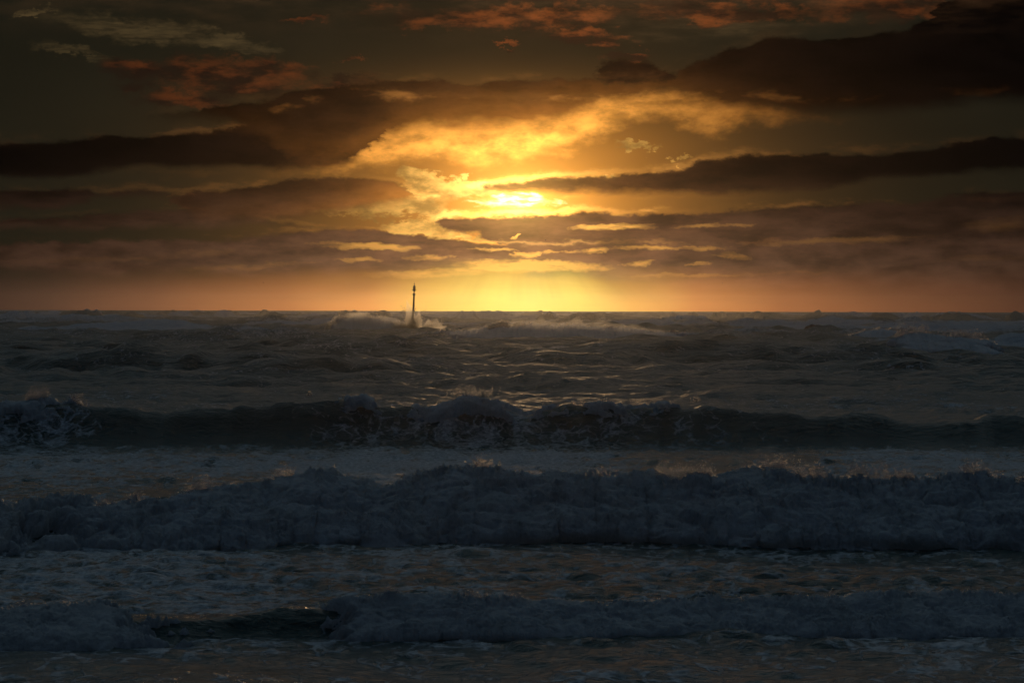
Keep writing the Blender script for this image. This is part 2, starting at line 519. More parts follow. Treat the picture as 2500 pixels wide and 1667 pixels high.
# ---- spectral sea tiles
def tile(N, L, lmin, lmax, seed, ang=-1.72, spread=3.0):
    g = np.random.default_rng(seed)
    k1 = np.fft.fftfreq(N, L / N) * 2 * np.pi
    kx, ky = np.meshgrid(k1, k1)
    k = np.hypot(kx, ky); k[0, 0] = 1e9
    lam = 2 * np.pi / k
    th = np.arctan2(ky, kx)
    D = np.abs(np.cos((th - ang) / 1.0)) ** spread + 0.04
    A = k ** -1.65 * np.sqrt(D)
    A *= np.exp(-(lmin / lam) ** 4) * np.exp(-(lam / lmax) ** 4)
    A[0, 0] = 0
    ph = g.normal(size=(N, N)) + 1j * g.normal(size=(N, N))
    Hf = A * ph
    h = np.fft.ifft2(Hf).real
    dxx = np.fft.ifft2(-1j * kx / k * Hf).real
    dyy = np.fft.ifft2(-1j * ky / k * Hf).real
    s = h.std()
    return (np.stack([dxx, dyy, h], -1) / s).astype(F32), L, N

def samp(T, x, y, rot=0.0):
    A, L, N = T
    u = (x / L % 1.0) * N; v = (y / L % 1.0) * N
    i = np.floor(u).astype(np.int32); j = np.floor(v).astype(np.int32)
    fu = (u - i).astype(F32)[..., None]; fv = (v - j).astype(F32)[..., None]
    i %= N; j %= N; i1 = (i + 1) % N; j1 = (j + 1) % N
    return (A[j, i] * (1 - fu) + A[j, i1] * fu) * (1 - fv) + (A[j1, i] * (1 - fu) + A[j1, i1] * fu) * fv

T_L = tile(256, 330.0, 12.0, 90.0, 1, -1.66, 10.0)
T_M = tile(512, 61.0, 1.0, 12.0, 2, -1.80, 4.0)
T_S = tile(256, 6.1, 0.12, 1.1, 3, -1.75, 2.5)

# ================================================================ materials
def material(name):
    m = bpy.data.materials.new(name)
    m.use_nodes = True
    t = m.node_tree
    t.nodes.clear()
    n = NT(t)
    out = n.new('ShaderNodeOutputMaterial')
    return m, n, out

def principled(n, **kw):
    b = n.new('ShaderNodeBsdfPrincipled')
    for k, v in kw.items():
        n.put(b.inputs[k.replace('_', ' ')], v)
    return b

FOAM_COL = (0.62, 0.66, 0.70)
WATER_COL = (0.018, 0.056, 0.052)

def sea_material():
    m, n, out = material('sea_water')
    geo = n.new('ShaderNodeNewGeometry')
    P = V(n, geo.outputs['Position'])
    at = n.new('ShaderNodeAttribute', attribute_name='foam')
    fo = V(n, at.outputs['Fac'])
    yv = n.sep(P)[1]
    # lacy foam: warped cells stretched along the wave crests
    wv = n.noise(P, 0.9, 4, 0.6, color=True)
    Pw = n.add(P, n.vm('SCALE', n.vm('SUBTRACT', wv, (0.5, 0.5, 0.5)), 1.1))
    Ps = n.mul(Pw, (0.75, 0.42, 1.0))
    lace1 = n.noise(Ps, 2.6, 7, 0.68)
    lace2 = n.noise(Ps, 9.0, 5, 0.65)
    vor = n.new('ShaderNodeTexVoronoi', feature='DISTANCE_TO_EDGE')
    n.put(vor.inputs['Vector'], Ps); n.put(vor.inputs['Scale'], 4.2)
    vd = V(n, vor.outputs['Distance'])
    cell = 1.0 - n.smooth(vd, 0.0, 0.16)
    lace = lace1 * 0.75 + lace2 * 0.35 + cell * 0.10
    mask = n.smooth(lace + fo * 0.62, 0.80, 0.96)
    # fine ripples
    Pr = n.mul(P, (0.55, 1.0, 1.0))
    b1 = n.noise(Pr, 8.0, 5, 0.65, 0.4)
    b2 = n.noise(Pr, 26.0, 3, 0.6)
    b3 = n.noise(n.mul(P, (0.45, 1.0, 1.0)), 1.5, 4, 0.6)
    calm = n.smooth(yv, 23.6, 27.0, 0.42, 1.0)
    h = (b1 * 0.080 + b2 * 0.008) * calm + mask * 0.02 + b3 * n.smooth(yv, 60.0, 160.0) * 0.55
    bump = n.new('ShaderNodeBump')
    n.put(bump.inputs['Height'], h)
    n.put(bump.inputs['Strength'], 1.0); n.put(bump.inputs['Distance'], 1.0)
    fcol = n.mix((0.30, 0.34, 0.37), (0.74, 0.77, 0.80), n.smooth(n.noise(P, 13.0, 7, 0.72), 0.40, 0.62))
    colr = n.mix(WATER_COL, fcol, mask * 0.9)
    ro = (mask * 0.25 + 0.11 + n.smooth(yv, 25.5, 34.0) * 0.06 + n.smooth(yv, 26.0, 100.0) * 0.21 + n.smooth(yv, 100.0, 420.0) * 0.12).min(0.75)
    b = principled(n, Base_Color=colr, Roughness=ro, IOR=1.333)
    n.t.links.new(bump.outputs[0], b.inputs['Normal'])
    n.t.links.new(b.outputs[0], out.inputs[0])
    return m

def foam_material():
    m, n, out = material('sea_foam')
    geo = n.new('ShaderNodeNewGeometry')
    P = V(n, geo.outputs['Position'])
    nz = n.noise(P, 9.0, 6, 0.7)
    nf = n.noise(P, 60.0, 4, 0.7)
    h = nz * 0.06 + nf * 0.016
    bump = n.new('ShaderNodeBump')
    n.put(bump.inputs['Height'], h)
    n.put(bump.inputs['Strength'], 1.0); n.put(bump.inputs['Distance'], 1.0)
    wet = n.smooth(n.noise(P, 2.3, 6, 0.68), 0.36, 0.62)
    fin = n.smooth(n.noise(n.mul(P, (1.0, 1.0, 0.45)), 17.0, 8, 0.75, 0.6), 0.38, 0.60)
    c = n.mix((0.44, 0.48, 0.51), (0.88, 0.91, 0.94), wet * 0.5 + fin * 0.5)
    b = principled(n, Base_Color=c, Roughness=0.45, IOR=1.33)
    n.t.links.new(bump.outputs[0], b.inputs['Normal'])
    tr = n.new('ShaderNodeBsdfTranslucent')
    n.put(tr.inputs[0], (0.75, 0.74, 0.70, 1))
    n.t.links.new(bump.outputs[0], tr.inputs['Normal'])
    mx = n.new('ShaderNodeMixShader'); mx.inputs[0].default_value = 0.32
    n.t.links.new(b.outputs[0], mx.inputs[1]); n.t.links.new(tr.outputs[0], mx.inputs[2])
    n.t.links.new(mx.outputs[0], out.inputs[0])
    return m

def spray_material():
    # fine drops scatter light mostly forward: rough, weak refraction mixed with white
    m, n, out = material('sea_spray')
    b = principled(n, Base_Color=(0.80, 0.82, 0.84, 1), Roughness=0.4, IOR=1.33)
    rf = n.new('ShaderNodeBsdfRefraction')
    n.put(rf.inputs['Color'], (0.97, 0.98, 1.0, 1)); n.put(rf.inputs['Roughness'], 0.10); n.put(rf.inputs['IOR'], 1.09)
    mx = n.new('ShaderNodeMixShader'); mx.inputs[0].default_value = 0.90
    n.t.links.new(b.outputs[0], mx.inputs[1]); n.t.links.new(rf.outputs[0], mx.inputs[2])
    n.t.links.new(mx.outputs[0], out.inputs[0])
    return m

M_SEA = sea_material(); M_FOAM = foam_material(); M_SPRAY = spray_material()

def paint_material(name, base, rust=0.5):
    m, n, out = material(name)
    tcn = n.new('ShaderNodeTexCoord')
    P = V(n, tcn.outputs['Object'])
    k = n.smooth(n.noise(P, 6.0, 6, 0.7), 0.45, 0.65) * rust
    c = n.mix(base, (0.11, 0.045, 0.02), k)
    b = principled(n, Base_Color=c, Roughness=0.6)
    n.t.links.new(b.outputs[0], out.inputs[0])
    return m

# ================================================================ sea sheet
def make_rows():
    ys = [-12.0, -4.0, 2.0, 7.0, 11.0, 14.0, 16.0, 17.5]
    y = 18.4
    while y < 4200:
        ys.append(y)
        y += min(y * y / 8532 * 0.72, 0.0046 * y)
    y = ys[-1]
    while y < 16000:
        y *= 1.12
        ys.append(y)
    return np.array(ys)

ROWS = make_rows()
t_in = np.linspace(-0.205, 0.205, 640)
t_out = np.array([0.215, 0.23, 0.25, 0.28, 0.33, 0.4, 0.5, 0.65, 0.85, 1.2, 1.8])
TT = np.concatenate([-t_out[::-1], t_in, t_out])

def ridge_terms():
    g = np.random.default_rng(5)
    # distance, bearing, half width (sky units), height, front run, back run, slant, foam
    L = [(133, 330, 420, 1.0, 2.4, 8, 0.00, 0), (128, 760, 300, .80, 2.4, 7, 0.02, 0), (150, 1330, 190, .95, 2.6, 9, 0.0, .0), (158, 1700, 520, 1.15, 2.6, 9, -.02, 0), (112, 1250, 260, .5, 2, 6, 0.01, 0), (190, 900, 300, .9, 2.8, 9, 0.0, .1),
         (255, 560, 230, 1.25, 3.2, 12, 0.0, 0.12), (300, 1900, 330, 1.15, 6, 12, 0.01, .2), (215, 1950, 200, .8, 5, 10, 0.0, .1), (330, 1330, 260, 1.1, 6, 14, 0.0, .35),
         (700, 195, 34, 3.30, 14, 18, 0.0, 0), (900, 1110, 52, 3.25, 14, 22, 0.0, 0), (950, 1060, 200, 2.4, 14, 30, 0.0, .3),
         (470, 1500, 170, 1.7, 8, 16, 0.0, .5), (420, 320, 160, 1.6, 7, 15, 0.0, .35), (385, 1760, 200, 1.5, 7, 15, 0.0, .25), (96, 1900, 420, .40, 3, 7, .02, 0), (100, 620, 350, .35, 3, 7, 0.0, 0),
         (83, 1150, 500, .28, 2.5, 6, -.01, 0), (78, 300, 300, .25, 2.5, 6, -.01, 0), (27.6, 1500, 170, .06, .35, .8, 0.02, .3), (23.9, 1430, 190, .075, .4, .9, -.03, .25), (23.1, 600, 300, .04, .4, .9, 0.02, .1),
         (30.5, 2200, 190, .10, .5, 1.2, 0.0, .0)]
    for i in range(90):
        d = 170 * (22 ** g.random())
        rx_ = g.uniform(-500, 2852)
        if 780 < rx_ < 1150 and d < 620: rx_ += 520
        L.append((d, rx_, g.uniform(60, 330) * (1.0 if d < 700 else 0.6), g.uniform(.35, 1.0) * min(2.3, 0.5 + d / 360), 2.4 + d * .006, 8 + d * .03, g.uniform(-.05, .05), g.choice([0, 0, .25, .55])))
    for i in range(110):
        L.append((g.uniform(800, 1500), g.uniform(-100, 2450), g.uniform(8, 42), g.uniform(2.75, 3.22), 12, 14, 0.0, 0))
    return L

def sea_points(X, Y):
    d = Y
    off = sstep(d, 55, 260)                       # 0 near the shore, 1 in open water
    aL = 0.04 + 0.22 * off
    aM = 0.036 + 0.165 * sstep(d, 56, 150)
    aM = aM * (1 - 0.6 * sstep(d, 900, 3500))
    aS = 0.019 * (1 - sstep(d, 90, 260))
    aS2 = aS * (0.4 + 0.6 * sstep(d, 23.5, 26.5)) * (0.55 + 0.9 * fbm(X * 0.35, Y * 0.2, 40, 3))
    grp = 0.45 + 1.1 * fbm(X * 0.035, Y * 0.02, 60, 3)
    l = samp(T_L, X, Y + 31); m_ = samp(T_M, X + 5, Y + 3); s_ = samp(T_S, X, Y)
    Z = l[..., 2] * aL * 0.8 + m_[..., 2] * aM * grp + s_[..., 2] * aS2
    XX = X + (l[..., 0] * aL + m_[..., 0] * aM * grp * 1.1 + s_[..., 0] * aS2 * 1.2) * 0.8
    YY = Y + (l[..., 1] * aL + m_[..., 1] * aM * grp * 1.1 + s_[..., 1] * aS2 * 1.2) * 0.8
    foam = np.zeros_like(Z)
    # streaky breaker foam, densest inshore; farther out pale streaks also paint in ripple highlights
    near = 0.27 * (1 - sstep(d, 58, 66)) + 0.10 * (1 - sstep(d, 66, 110)) + 0.04 + 0.15 * sstep(d, 62, 90)
    near = near * 1.15 * (0.35 + 1.3 * fbm(X * 0.22, Y * 0.09, 90, 4))
    near = near * (1 - .25 * (1 - sstep(d, 24.2, 25.6)))
    foam += near
    foam += 0.42 * sstep(d, 180, 420) * sstep(fbm(X * 0.02, Y * 0.012, 95, 4), 0.50, 0.70)
    RZ = np.zeros_like(Z)
    bear = X / np.maximum(Y, 1) * FV + 1176.0
    for (rd, rx, rw, rh, wf, wb, sl_, rf) in ridge_terms():
        sel = np.abs(Y - rd) < 4.5 * wb + abs(sl_) * 60 + 8
        if not sel.any():
            continue
        x = X[sel]; y = Y[sel]
        xc = px_x(rx, rd); hw = rw / FV * rd
        u = (x - xc) / hw
        wob = (fbm(x / (hw * .35 + .3) + rd, y * 0, int(rd) + 3, 3) - .5)
        yc = rd + sl_ * (x - xc) + wob * wb * 0.9 + 0.02 * hw * u * u
        tap = np.exp(-u ** 4 * 0.9) * (0.82 + 0.5 * wob)
        q = (y - yc)
        w_ = np.where(q < 0, wf, wb)
        hgt = rh * tap * np.exp(-np.abs(q / w_) ** 1.7)
        RZ[sel] = np.maximum(RZ[sel], hgt)
        if rf:
            ff = rf * 1.5 * tap * np.exp(-((q + wf * .45) / (wf * .75)) ** 2)
            foam[sel] += ff
    Z = Z + RZ
    return XX, YY, Z, foam

XG = ROWS[:, None] * TT[None, :]
XG[:8] = np.linspace(-14, 14, len(TT))[None, :] * np.linspace(1.6, 1.0, 8)[:, None]
YG = np.repeat(ROWS[:, None], len(TT), 1)
xx, yy, zz, ff = sea_points(XG.astype(np.float64), YG.astype(np.float64))
far = 1 - sstep(YG, 4000, 6000)
edge_out = 1 - sstep(np.abs(TT), 0.30, 0.6)[None, :]
zz = zz * far
# the sheet dips out of the way under the three near breakers
me = grid_mesh('sea', np.stack([xx, yy, zz], -1), {'foam': ff})
me.materials.append(M_SEA)
sea = tag(link('sea', me), kind='structure')

# ================================================================ breaking waves
def crv(pts):
    xs = [p[0] for p in pts]; ys = [p[1] for p in pts]
    def f(X):
        X = np.asarray(X, float)
        i = np.clip(np.searchsorted(xs, X) - 1, 0, len(xs) - 2)
        x0 = np.take(xs, i); x1 = np.take(xs, i + 1); y0 = np.take(ys, i); y1 = np.take(ys, i + 1)
        t = np.clip((X - x0) / (x1 - x0), 0, 1); t = t * t * (3 - 2 * t)
        return y0 + (y1 - y0) * t
    return f

PROF_ROLL = [(1.0, -.14), (.80, .05), (.55, .33), (.30, .70), (.12, .93), (0, 1.0), (-.16, .985), (-.34, .90), (-.50, .74), (-.64, .56), (-.80, .42), (-.95, .26), (-1.08, .10), (-1.16, -.14)]
PROF_FACE = [(1.0, -.14), (.80, .05), (.55, .36), (.30, .74), (.12, .94), (0, 1.0), (-.09, .97), (-.22, .84), (-.34, .66), (-.46, .46), (-.62, .26), (-.85, .10), (-1.2, .0), (-1.7, -.10)]

def prof_sample(prof, n, frac_back=0.25):
    p = np.array(prof, float)
    k = 5
    # arc-length-like resampling, most rows in front of the crest
    def res(seg, m):
        s = np.concatenate([[0], np.cumsum(np.hypot(np.diff(seg[:, 0]), np.diff(seg[:, 1])))])
        t = np.linspace(0, s[-1], m)
        return np.stack([np.interp(t, s, seg[:, 0]), np.interp(t, s, seg[:, 1])], -1)
    nb = int(n * frac_back)
    a = res(p[:k + 1], nb); b = res(p[k:], n - nb + 1)[1:]
    q = np.concatenate([a, b])
    for _ in range(max(2, n // 18)):
        q[1:-1] = (q[:-2] + 2 * q[1:-1] + q[2:]) / 4
    return q

def breaker(name, label, X0, X1, d_c, h, wf, wb, foam, nu, nv, foam_x=None, prof_f=PROF_FACE, lump=0.16, seed=1,
            nu_f=None, nv_f=None, group=None, cat='wave', detail=4, thick=0.08, face_foam=0.3, tier=0.0, spray_n=4000, spray_sz=0.008, spray_h=.18, ripple=1.0, fsub=0.0, prof_r=None, fr=None):
    """d_c, h, wf, wb, foam: functions of the bearing X (sky units): crest distance, height, front and back run, foam 0..1"""
    Xm = (X0 + X1) / 2
    root = empty(name, (float(px_x(Xm, float(d_c(Xm)))), float(d_c(Xm)), 0.0))
    tag(root, label, cat, group)
    ox, oy = root.location.x, root.location.y
    dmid = float(d_c(Xm))
    def sheet(nu, nv, prof, X0, X1):
        X = np.linspace(X0, X1, nu)
        pr = prof_sample(prof, nv)
        d0 = d_c(X)
        x = px_x(X, dmid)
        H_ = h(X); WF = wf(X); WB = wb(X)
        j1 = (fbm(x * 1.1, x * 0 + seed, seed, 4) - .5); j2 = (fbm(x * 3.3, x * 0 + seed, seed + 9, 3) - .5)
        hh = H_ * (1 + .34 * j1 + .10 * j2)
        yy_ = pr[:, 0][:, None]; z_ = pr[:, 1][:, None]
        Yp = d0[None] + np.where(yy_ > 0, yy_ * WB[None], yy_ * WF[None]) + (j1 * .5)[None] * WF[None]
        Zp = z_ * np.where(z_ > 0, hh[None], 1.0 * np.minimum(1, H_[None] * 2 + .3))
        Xp = np.repeat(x[None], nv, 0)
        s = np.concatenate([[0], np.cumsum(np.hypot(np.diff(pr[:, 0]) * float(wf(Xm)), np.diff(pr[:, 1]) * float(h(Xm))))])
        Sp = np.repeat(s[:, None], nu, 1)
        return X, Xp, Yp, Zp, Sp, pr
    def normals(Xp, Yp, Zp):
        P = np.stack([Xp, Yp, Zp], -1)
        du = np.gradient(P, axis=1); dv = np.gradient(P, axis=0)
        n = np.cross(du, dv); n /= np.linalg.norm(n, axis=-1, keepdims=True) + 1e-9
        s = np.sign(np.sum(n * np.array([0, -0.7, 0.7]), -1, keepdims=True)); s[s == 0] = 1
        # one orientation for the whole sheet
        return n * np.sign(np.mean(s))
    sc = dmid / 36.0                       # detail grows with distance
    # ---- smooth water body
    X, Xp, Yp, Zp, Sp, pr = sheet(nu, nv, prof_f, X0, X1)
    N = normals(Xp, Yp, Zp)
    rip = (fbm(Xp * 1.8 / sc, Sp * 4.0 / sc, seed + 20, 4) - .5) * .05 * sc * ripple + (fbm(Xp * 7 / sc, Sp * 11 / sc, seed + 25, 3) - .5) * .014 * sc * ripple
    P = np.stack([Xp - ox, Yp - oy, Zp], -1) + N * rip[..., None]
    vrow = np.linspace(0, 1, nv)[:, None]
    front = sstep(vrow, .25, .45)
    Ff = foam(X)[None] * np.ones((nv, 1))
    low = sstep(vrow, .62, 1.0)
    att = face_foam * 1.5 * np.minimum(1, Ff * 1.6) * (0.3 + 0.8 * front) * (.35 + 1.1 * fbm(Xp * .8 / sc, Sp * 1.1 / sc, seed + 2, 4)) + .30 * low * sstep(fbm(Xp * .5 / sc, Sp * .8 / sc, seed + 4, 4), .3, .7) + (1 - front) * .30 * fbm(Xp * .7 / sc, Yp * .5 / sc, seed + 6, 4)
    att = np.minimum(att, .26 + .30 * fbm(Xp * 1.6 / sc, Sp * 2.2 / sc, seed + 14, 3))
    me = grid_mesh('wave_face', P, {'foam': att})
    me.materials.append(M_SEA)
    link('wave_face', me, root)
    # ---- tumbling foam
    fx0, fx1 = foam_x or (X0, X1)
    nu_f = nu_f or nu; nv_f = nv_f or nv
    X, Xp, Yp, Zp, Sp, pr = sheet(nu_f, nv_f, prof_r or PROF_ROLL, fx0, fx1)
    N = normals(Xp, Yp, Zp)
    fq = (1.0 if fr is None else fr) / sc
    a, b = Xp * fq, Sp * fq
    wx = (fbm(a * 2.2, b * 2.2, seed + 31, 3) - .5) * .55; wy = (fbm(a * 2.2, b * 2.2, seed + 37, 3) - .5) * .55
    a2, b2 = a + wx, b + wy
    B = domes(a2 * 1.7, b2 * 2.1, seed + 41) * 1.0
    disp = B * lump
    m1 = domes(a2 * 4.3, b2 * 4.9, seed + 47)
    disp += m1 * lump * .55
    if detail > 2:
        disp += domes(a2 * 11.0, b2 * 12.0, seed + 53) * lump * .34 * (.4 + m1)
        disp += domes(a * 27.0 + wx * 9, b * 27.0, seed + 59) * lump * .17
    if detail > 3:
        r1 = 1 - np.abs(vnoise(a * 46, b * 40, seed + 71) * 2 - 1)
        disp += (r1 ** 4) * lump * .34 * sstep(fbm(a * 3, b * 3, seed + 73, 3), .42, .62)
    vr_ = np.linspace(0, 1, nv_f)[:, None]
    crestw = np.exp(-((vr_ - .30) / .11) ** 2)
    r2 = 1 - np.abs(vnoise(a * 19, b * 9, seed + 83) * 2 - 1)
    r3 = 1 - np.abs(vnoise(a * 41, b * 17, seed + 85) * 2 - 1)
    disp += crestw * (r2 ** 3 * .55 + r3 ** 3 * .40) * lump * sstep(fbm(a * 1.7, b, seed + 87, 3), .36, .60)
    vrow = np.linspace(0, 1, nv_f)[:, None]
    Ff = foam(X)[None] * np.ones((nv_f, 1))
    patch = fbm(a * 1.3, b * 1.9, seed + 61, 5)
    # where foam covers: push out; elsewhere sink under the face
    patch = patch + .30 * (fbm(a * 5.5, b * 7.0, seed + 67, 4) - .5) + .12 * (fbm(a * 19, b * 21, seed + 68, 3) - .5)
    holes_ = sstep(patch + (Ff - .5) * .95 + .10 * (m1 - .4), .30, .66)
    toe = 1 - sstep(vrow, .93, 1.0) * (1 - sstep(patch, .40, .60)) * .8
    cov = holes_ * toe * sstep(vrow, .06, .24)
    if fsub:
        cov = cov * (1 - fsub * sstep(vrow + .25 * (patch - .5), .36, .56))
    Fs = np.clip(Ff, 0, 1) ** .6
    off_ = (thick * sc + disp * sc) * cov * (.25 + .75 * Fs) - (1 - cov) * (.10 * sc + .25 * float(h(Xm)) * (vrow > .3))
    P = np.stack([Xp - ox, Yp - oy, Zp], -1)
    up = np.zeros_like(P); up[..., 2] = 1
    dirn = N + np.array([0, -.15, .30]); dirn /= np.linalg.norm(dirn, axis=-1, keepdims=True)
    P = P + dirn * off_[..., None]
    me = grid_mesh('foam_roller', P, {'foam': cov})
    me.materials.append(M_FOAM)
    link('foam_roller', me, root)
    # ---- flying drops above the crest
    if spray_n:
        g = np.random.default_rng(seed + 100)
        top = P[int(nv_f * .18):int(nv_f * .42)]
        idx = top[..., 2].argmax(0)
        crest = top[idx, np.arange(nu_f)]
        lively = sstep(fbm(X * .021, X * 0 + 3, seed + 81, 4), .54, .80) * sstep(foam(X), .25, .7)
        lively = lively + .012 * sstep(foam(X), .2, .6)
        w = lively / lively.sum()
        ci = g.choice(nu_f, spray_n, p=w)
        c = crest[ci]
        hgt = np.minimum(g.exponential(.6, spray_n), 2.2) * spray_h * sc * (.25 + .75 * lively[ci])
        # filaments: many drops share a jet
        jet = g.integers(0, max(8, spray_n // 26), spray_n)
        jd = g.normal(0, .5, (jet.max() + 1, 2)); jc = g.choice(nu_f, jet.max() + 1, p=w)
        onjet = g.random(spray_n) < .22
        cj = crest[jc[jet]]
        tt = g.random(spray_n) ** 1.3 * spray_h * sc * 1.5 * (.35 + .65 * lively[jc[jet]])
        pj = cj + np.stack([jd[jet, 0] * tt, jd[jet, 1] * tt * .6, tt * (1.0 - .25 * tt / (spray_h * sc))], -1) + g.normal(0, .006 * sc, (spray_n, 3))
        pf = c + np.stack([g.normal(0, .04 * sc, spray_n), g.normal(0, .06 * sc, spray_n), hgt - .02 * sc], -1)
        pos = np.where(onjet[:, None], pj, pf)
        drops('spray', pos, spray_sz * sc * (0.45 + g.random(spray_n) ** 2 * 1.3), g, root)
    return root, P

def glow_mist(name, parent, path, ry, rz, dens, seed=0, seg=14, g=0.9, taper=True):
    """closed tube of mist added for its glow round a path of points (local to parent)"""
    path = np.asarray(path, float); n = len(path)
    t = np.linspace(0, 1, n)
    k = np.sin(t * np.pi) ** .7 if taper else np.ones(n)
    k = k * (.75 + .5 * fbm(t * n * .45 + seed, t * 0, seed, 3)) + .02
    a = np.linspace(0, 2 * pi, seg, endpoint=False)
    vs = []; fs = []
    for i in range(n):
        for j in range(seg):
            q = .8 + .4 * float(vnoise(np.array([i * .9]), np.array([j * .8]), seed + 3)[0])
            vs.append((path[i, 0], path[i, 1] + math.cos(a[j]) * ry * k[i] * q, path[i, 2] + math.sin(a[j]) * rz * k[i] * q))
    for i in range(n - 1):
        for j in range(seg):
            l = (j + 1) % seg
            fs.append((i * seg + j, i * seg + l, (i + 1) * seg + l, (i + 1) * seg + j))
    fs.append(tuple(range(seg))[::-1]); fs.append(tuple(range((n - 1) * seg, n * seg)))
    me = bpy.data.meshes.new(name); me.from_pydata(vs, [], fs); me.update()
    me.materials.append(mist_material(dens, g))
    return tag(link(name, me, parent), kind='stuff')

MIST = {}
def mist_material(dens, g):
    if (dens, g) not in MIST:
        m, n, out = material('spray_glow_mist')
        pv = n.new('ShaderNodeVolumePrincipled')
        pv.inputs['Color'].default_value = (0.97, 0.97, 0.97, 1)
        pv.inputs['Density'].default_value = dens
        pv.inputs['Anisotropy'].default_value = g
        n.t.links.new(pv.outputs[0], out.inputs['Volume'])
        MIST[(dens, g)] = m
    return MIST[(dens, g)]

TET = np.array([(1, 1, 1), (1, -1, -1), (-1, 1, -1), (-1, -1, 1)], float) / 1.3
TF = np.array([(0, 1, 2), (0, 3, 1), (0, 2, 3), (1, 3, 2)])
def drops(name, pos, size, g, parent=None, stretch=None):
    n = len(pos)
    q = g.normal(size=(n, 4)); q /= np.linalg.norm(q, axis=1, keepdims=True)
    w, x, y, z = q.T
    Rm = np.stack([1 - 2 * (y * y + z * z), 2 * (x * y - w * z), 2 * (x * z + w * y), 2 * (x * y + w * z), 1 - 2 * (x * x + z * z), 2 * (y * z - w * x),
                   2 * (x * z - w * y), 2 * (y * z + w * x), 1 - 2 * (x * x + y * y)], -1).reshape(n, 3, 3)
    v = np.einsum('nij,kj->nki', Rm, TET) * np.asarray(size)[:, None, None]
    v = v + pos[:, None, :]
    f = (TF[None] + (np.arange(n) * 4)[:, None, None]).reshape(-1, 3)
    me = tri_mesh(name, v.reshape(-1, 3), f, smooth=True)
    me.materials.append(M_SPRAY)
    return tag(link(name, me, parent), kind='stuff')

# --- the small roller closest to the shore
d1 = crv([(-200, 26.0), (0, 25.7), (330, 25.8), (730, 26.2), (1100, 26.5), (1500, 26.7), (2000, 26.8), (2600, 26.8)])
h1 = crv([(-200, .20), (0, .21), (200, .25), (450, .22), (700, .27), (900, .24), (1200, .19), (1600, .19), (2000, .23), (2600, .20)])
f1 = crv([(-200, 1.0), (100, 1.0), (420, .20), (560, .12), (640, .20), (940, .95), (1200, 1), (2600, 1)])
breaker('breaking_wave', 'low roller nearest the shore, foaming at both ends with a dark gap left of centre',
        -230, 2580, d1, h1, crv([(-200, .95), (330, .9), (700, .55), (1100, .75), (2600, .9)]), crv([(-200, 1.9), (2600, 1.9)]), f1, 700, 60,
        nu_f=1000, nv_f=95, lump=.085, seed=11, thick=.015, face_foam=.26, spray_n=5000, spray_sz=.0045, spray_h=.05, group='waves rolling in to the shore', ripple=1.5)
# --- the big one behind it
d2 = crv([(-200, 35.2), (0, 35.2), (400, 37.0), (900, 38.4), (1400, 38.9), (2000, 38.0), (2600, 37.0)])
h2 = crv([(-200, .42), (0, .38), (180, .42), (300, .36), (600, .50), (760, .60), (900, .54), (1150, .64), (1350, .56), (1500, .62), (1800, .66), (1950, .50), (2100, .58), (2600, .54)])
f2 = crv([(-200, 1), (80, .95), (190, .55), (260, .62), (420, .9), (1000, 1.0), (2600, 1)])
breaker('breaking_wave', 'tallest broad white breaker across the lower half, tumbling foam over its whole width',
        -230, 2580, d2, h2, crv([(-200, 1.9), (900, 1.8), (2600, 1.7)]), crv([(-200, 3.0), (2600, 3.0)]), f2, 700, 70,
        nu_f=1100, nv_f=150, lump=.115, seed=23, thick=.0, face_foam=.28, spray_n=16000, spray_sz=.0052, spray_h=.085, group='waves rolling in to the shore')
# --- the curling wave further out: a dark glassy shoulder, lace, then foam
d3 = crv([(-200, 63), (270, 63.5), (700, 64), (1300, 64), (1900, 63.5), (2600, 63)])
h3 = crv([(-200, .70), (120, .84), (270, .88), (400, .74), (560, .84), (700, .99), (860, .96), (1000, .84), (1060, .98), (1130, .96), (1210, .74), (1310, .92), (1450, .80), (1600, .84), (1800, .80), (1950, .76), (2060, .62), (2250, .70), (2600, .66)])
f3 = crv([(-200, .80), (60, .70), (380, .0), (600, .0), (820, .40), (900, .46), (1000, .52), (1070, .78), (1150, .70), (1220, .38), (1400, .46), (1560, .36), (2000, .0), (2060, .0), (2600, .0)])
breaker('breaking_wave', 'curling wave in the middle distance, glassy left shoulder and foam spilling from its centre',
        -230, 2580, d3, h3, crv([(-200, 1.9), (700, 1.8), (2600, 2.0)]), crv([(-200, 4.5), (2600, 4.5)]), f3, 800, 90,
        nu_f=900, nv_f=105, lump=.055, fr=2.1, seed=37, thick=.0, face_foam=.44, spray_n=12000, spray_sz=.0042, spray_h=.08, group='waves rolling in to the shore', fsub=.9, ripple=.7, prof_r=PROF_FACE)
# --- distant breakers
def const(v): return crv([(-1000, v), (4000, v)])
def hump(c, w, hi, lo=.2, p=2.4):
    return lambda X: lo + (hi - lo) * np.exp(-np.abs((np.asarray(X, float) - c) / w) ** p)
W5, P5 = breaker('breaking_wave', 'long bright foam roller just right of the beacon post under the sun',
        930, 1660, crv([(930, 282), (1200, 276), (1660, 270)]), hump(1290, 340, 1.40, .1), const(6.5), const(13), hump(1280, 300, 1.0, 0, 3), 300, 40,
        nu_f=620, nv_f=56, lump=.016, fr=2.4, seed=51, thick=.004, face_foam=.30, spray_n=7000, spray_sz=.0055, spray_h=.055, detail=3, group='waves rolling in to the shore')
W6, P6 = breaker('breaking_wave', 'pale foam wave breaking just left of the beacon post',
        690, 990, crv([(690, 405), (990, 398)]), hump(840, 120, 1.85, .1), const(9), const(15), hump(850, 95, 1.0, 0, 3), 200, 40,
        nu_f=380, nv_f=46, lump=.013, fr=2.6, seed=57, thick=.004, face_foam=.30, spray_n=3000, spray_sz=.0045, spray_h=.05, detail=3, group='waves rolling in to the shore')
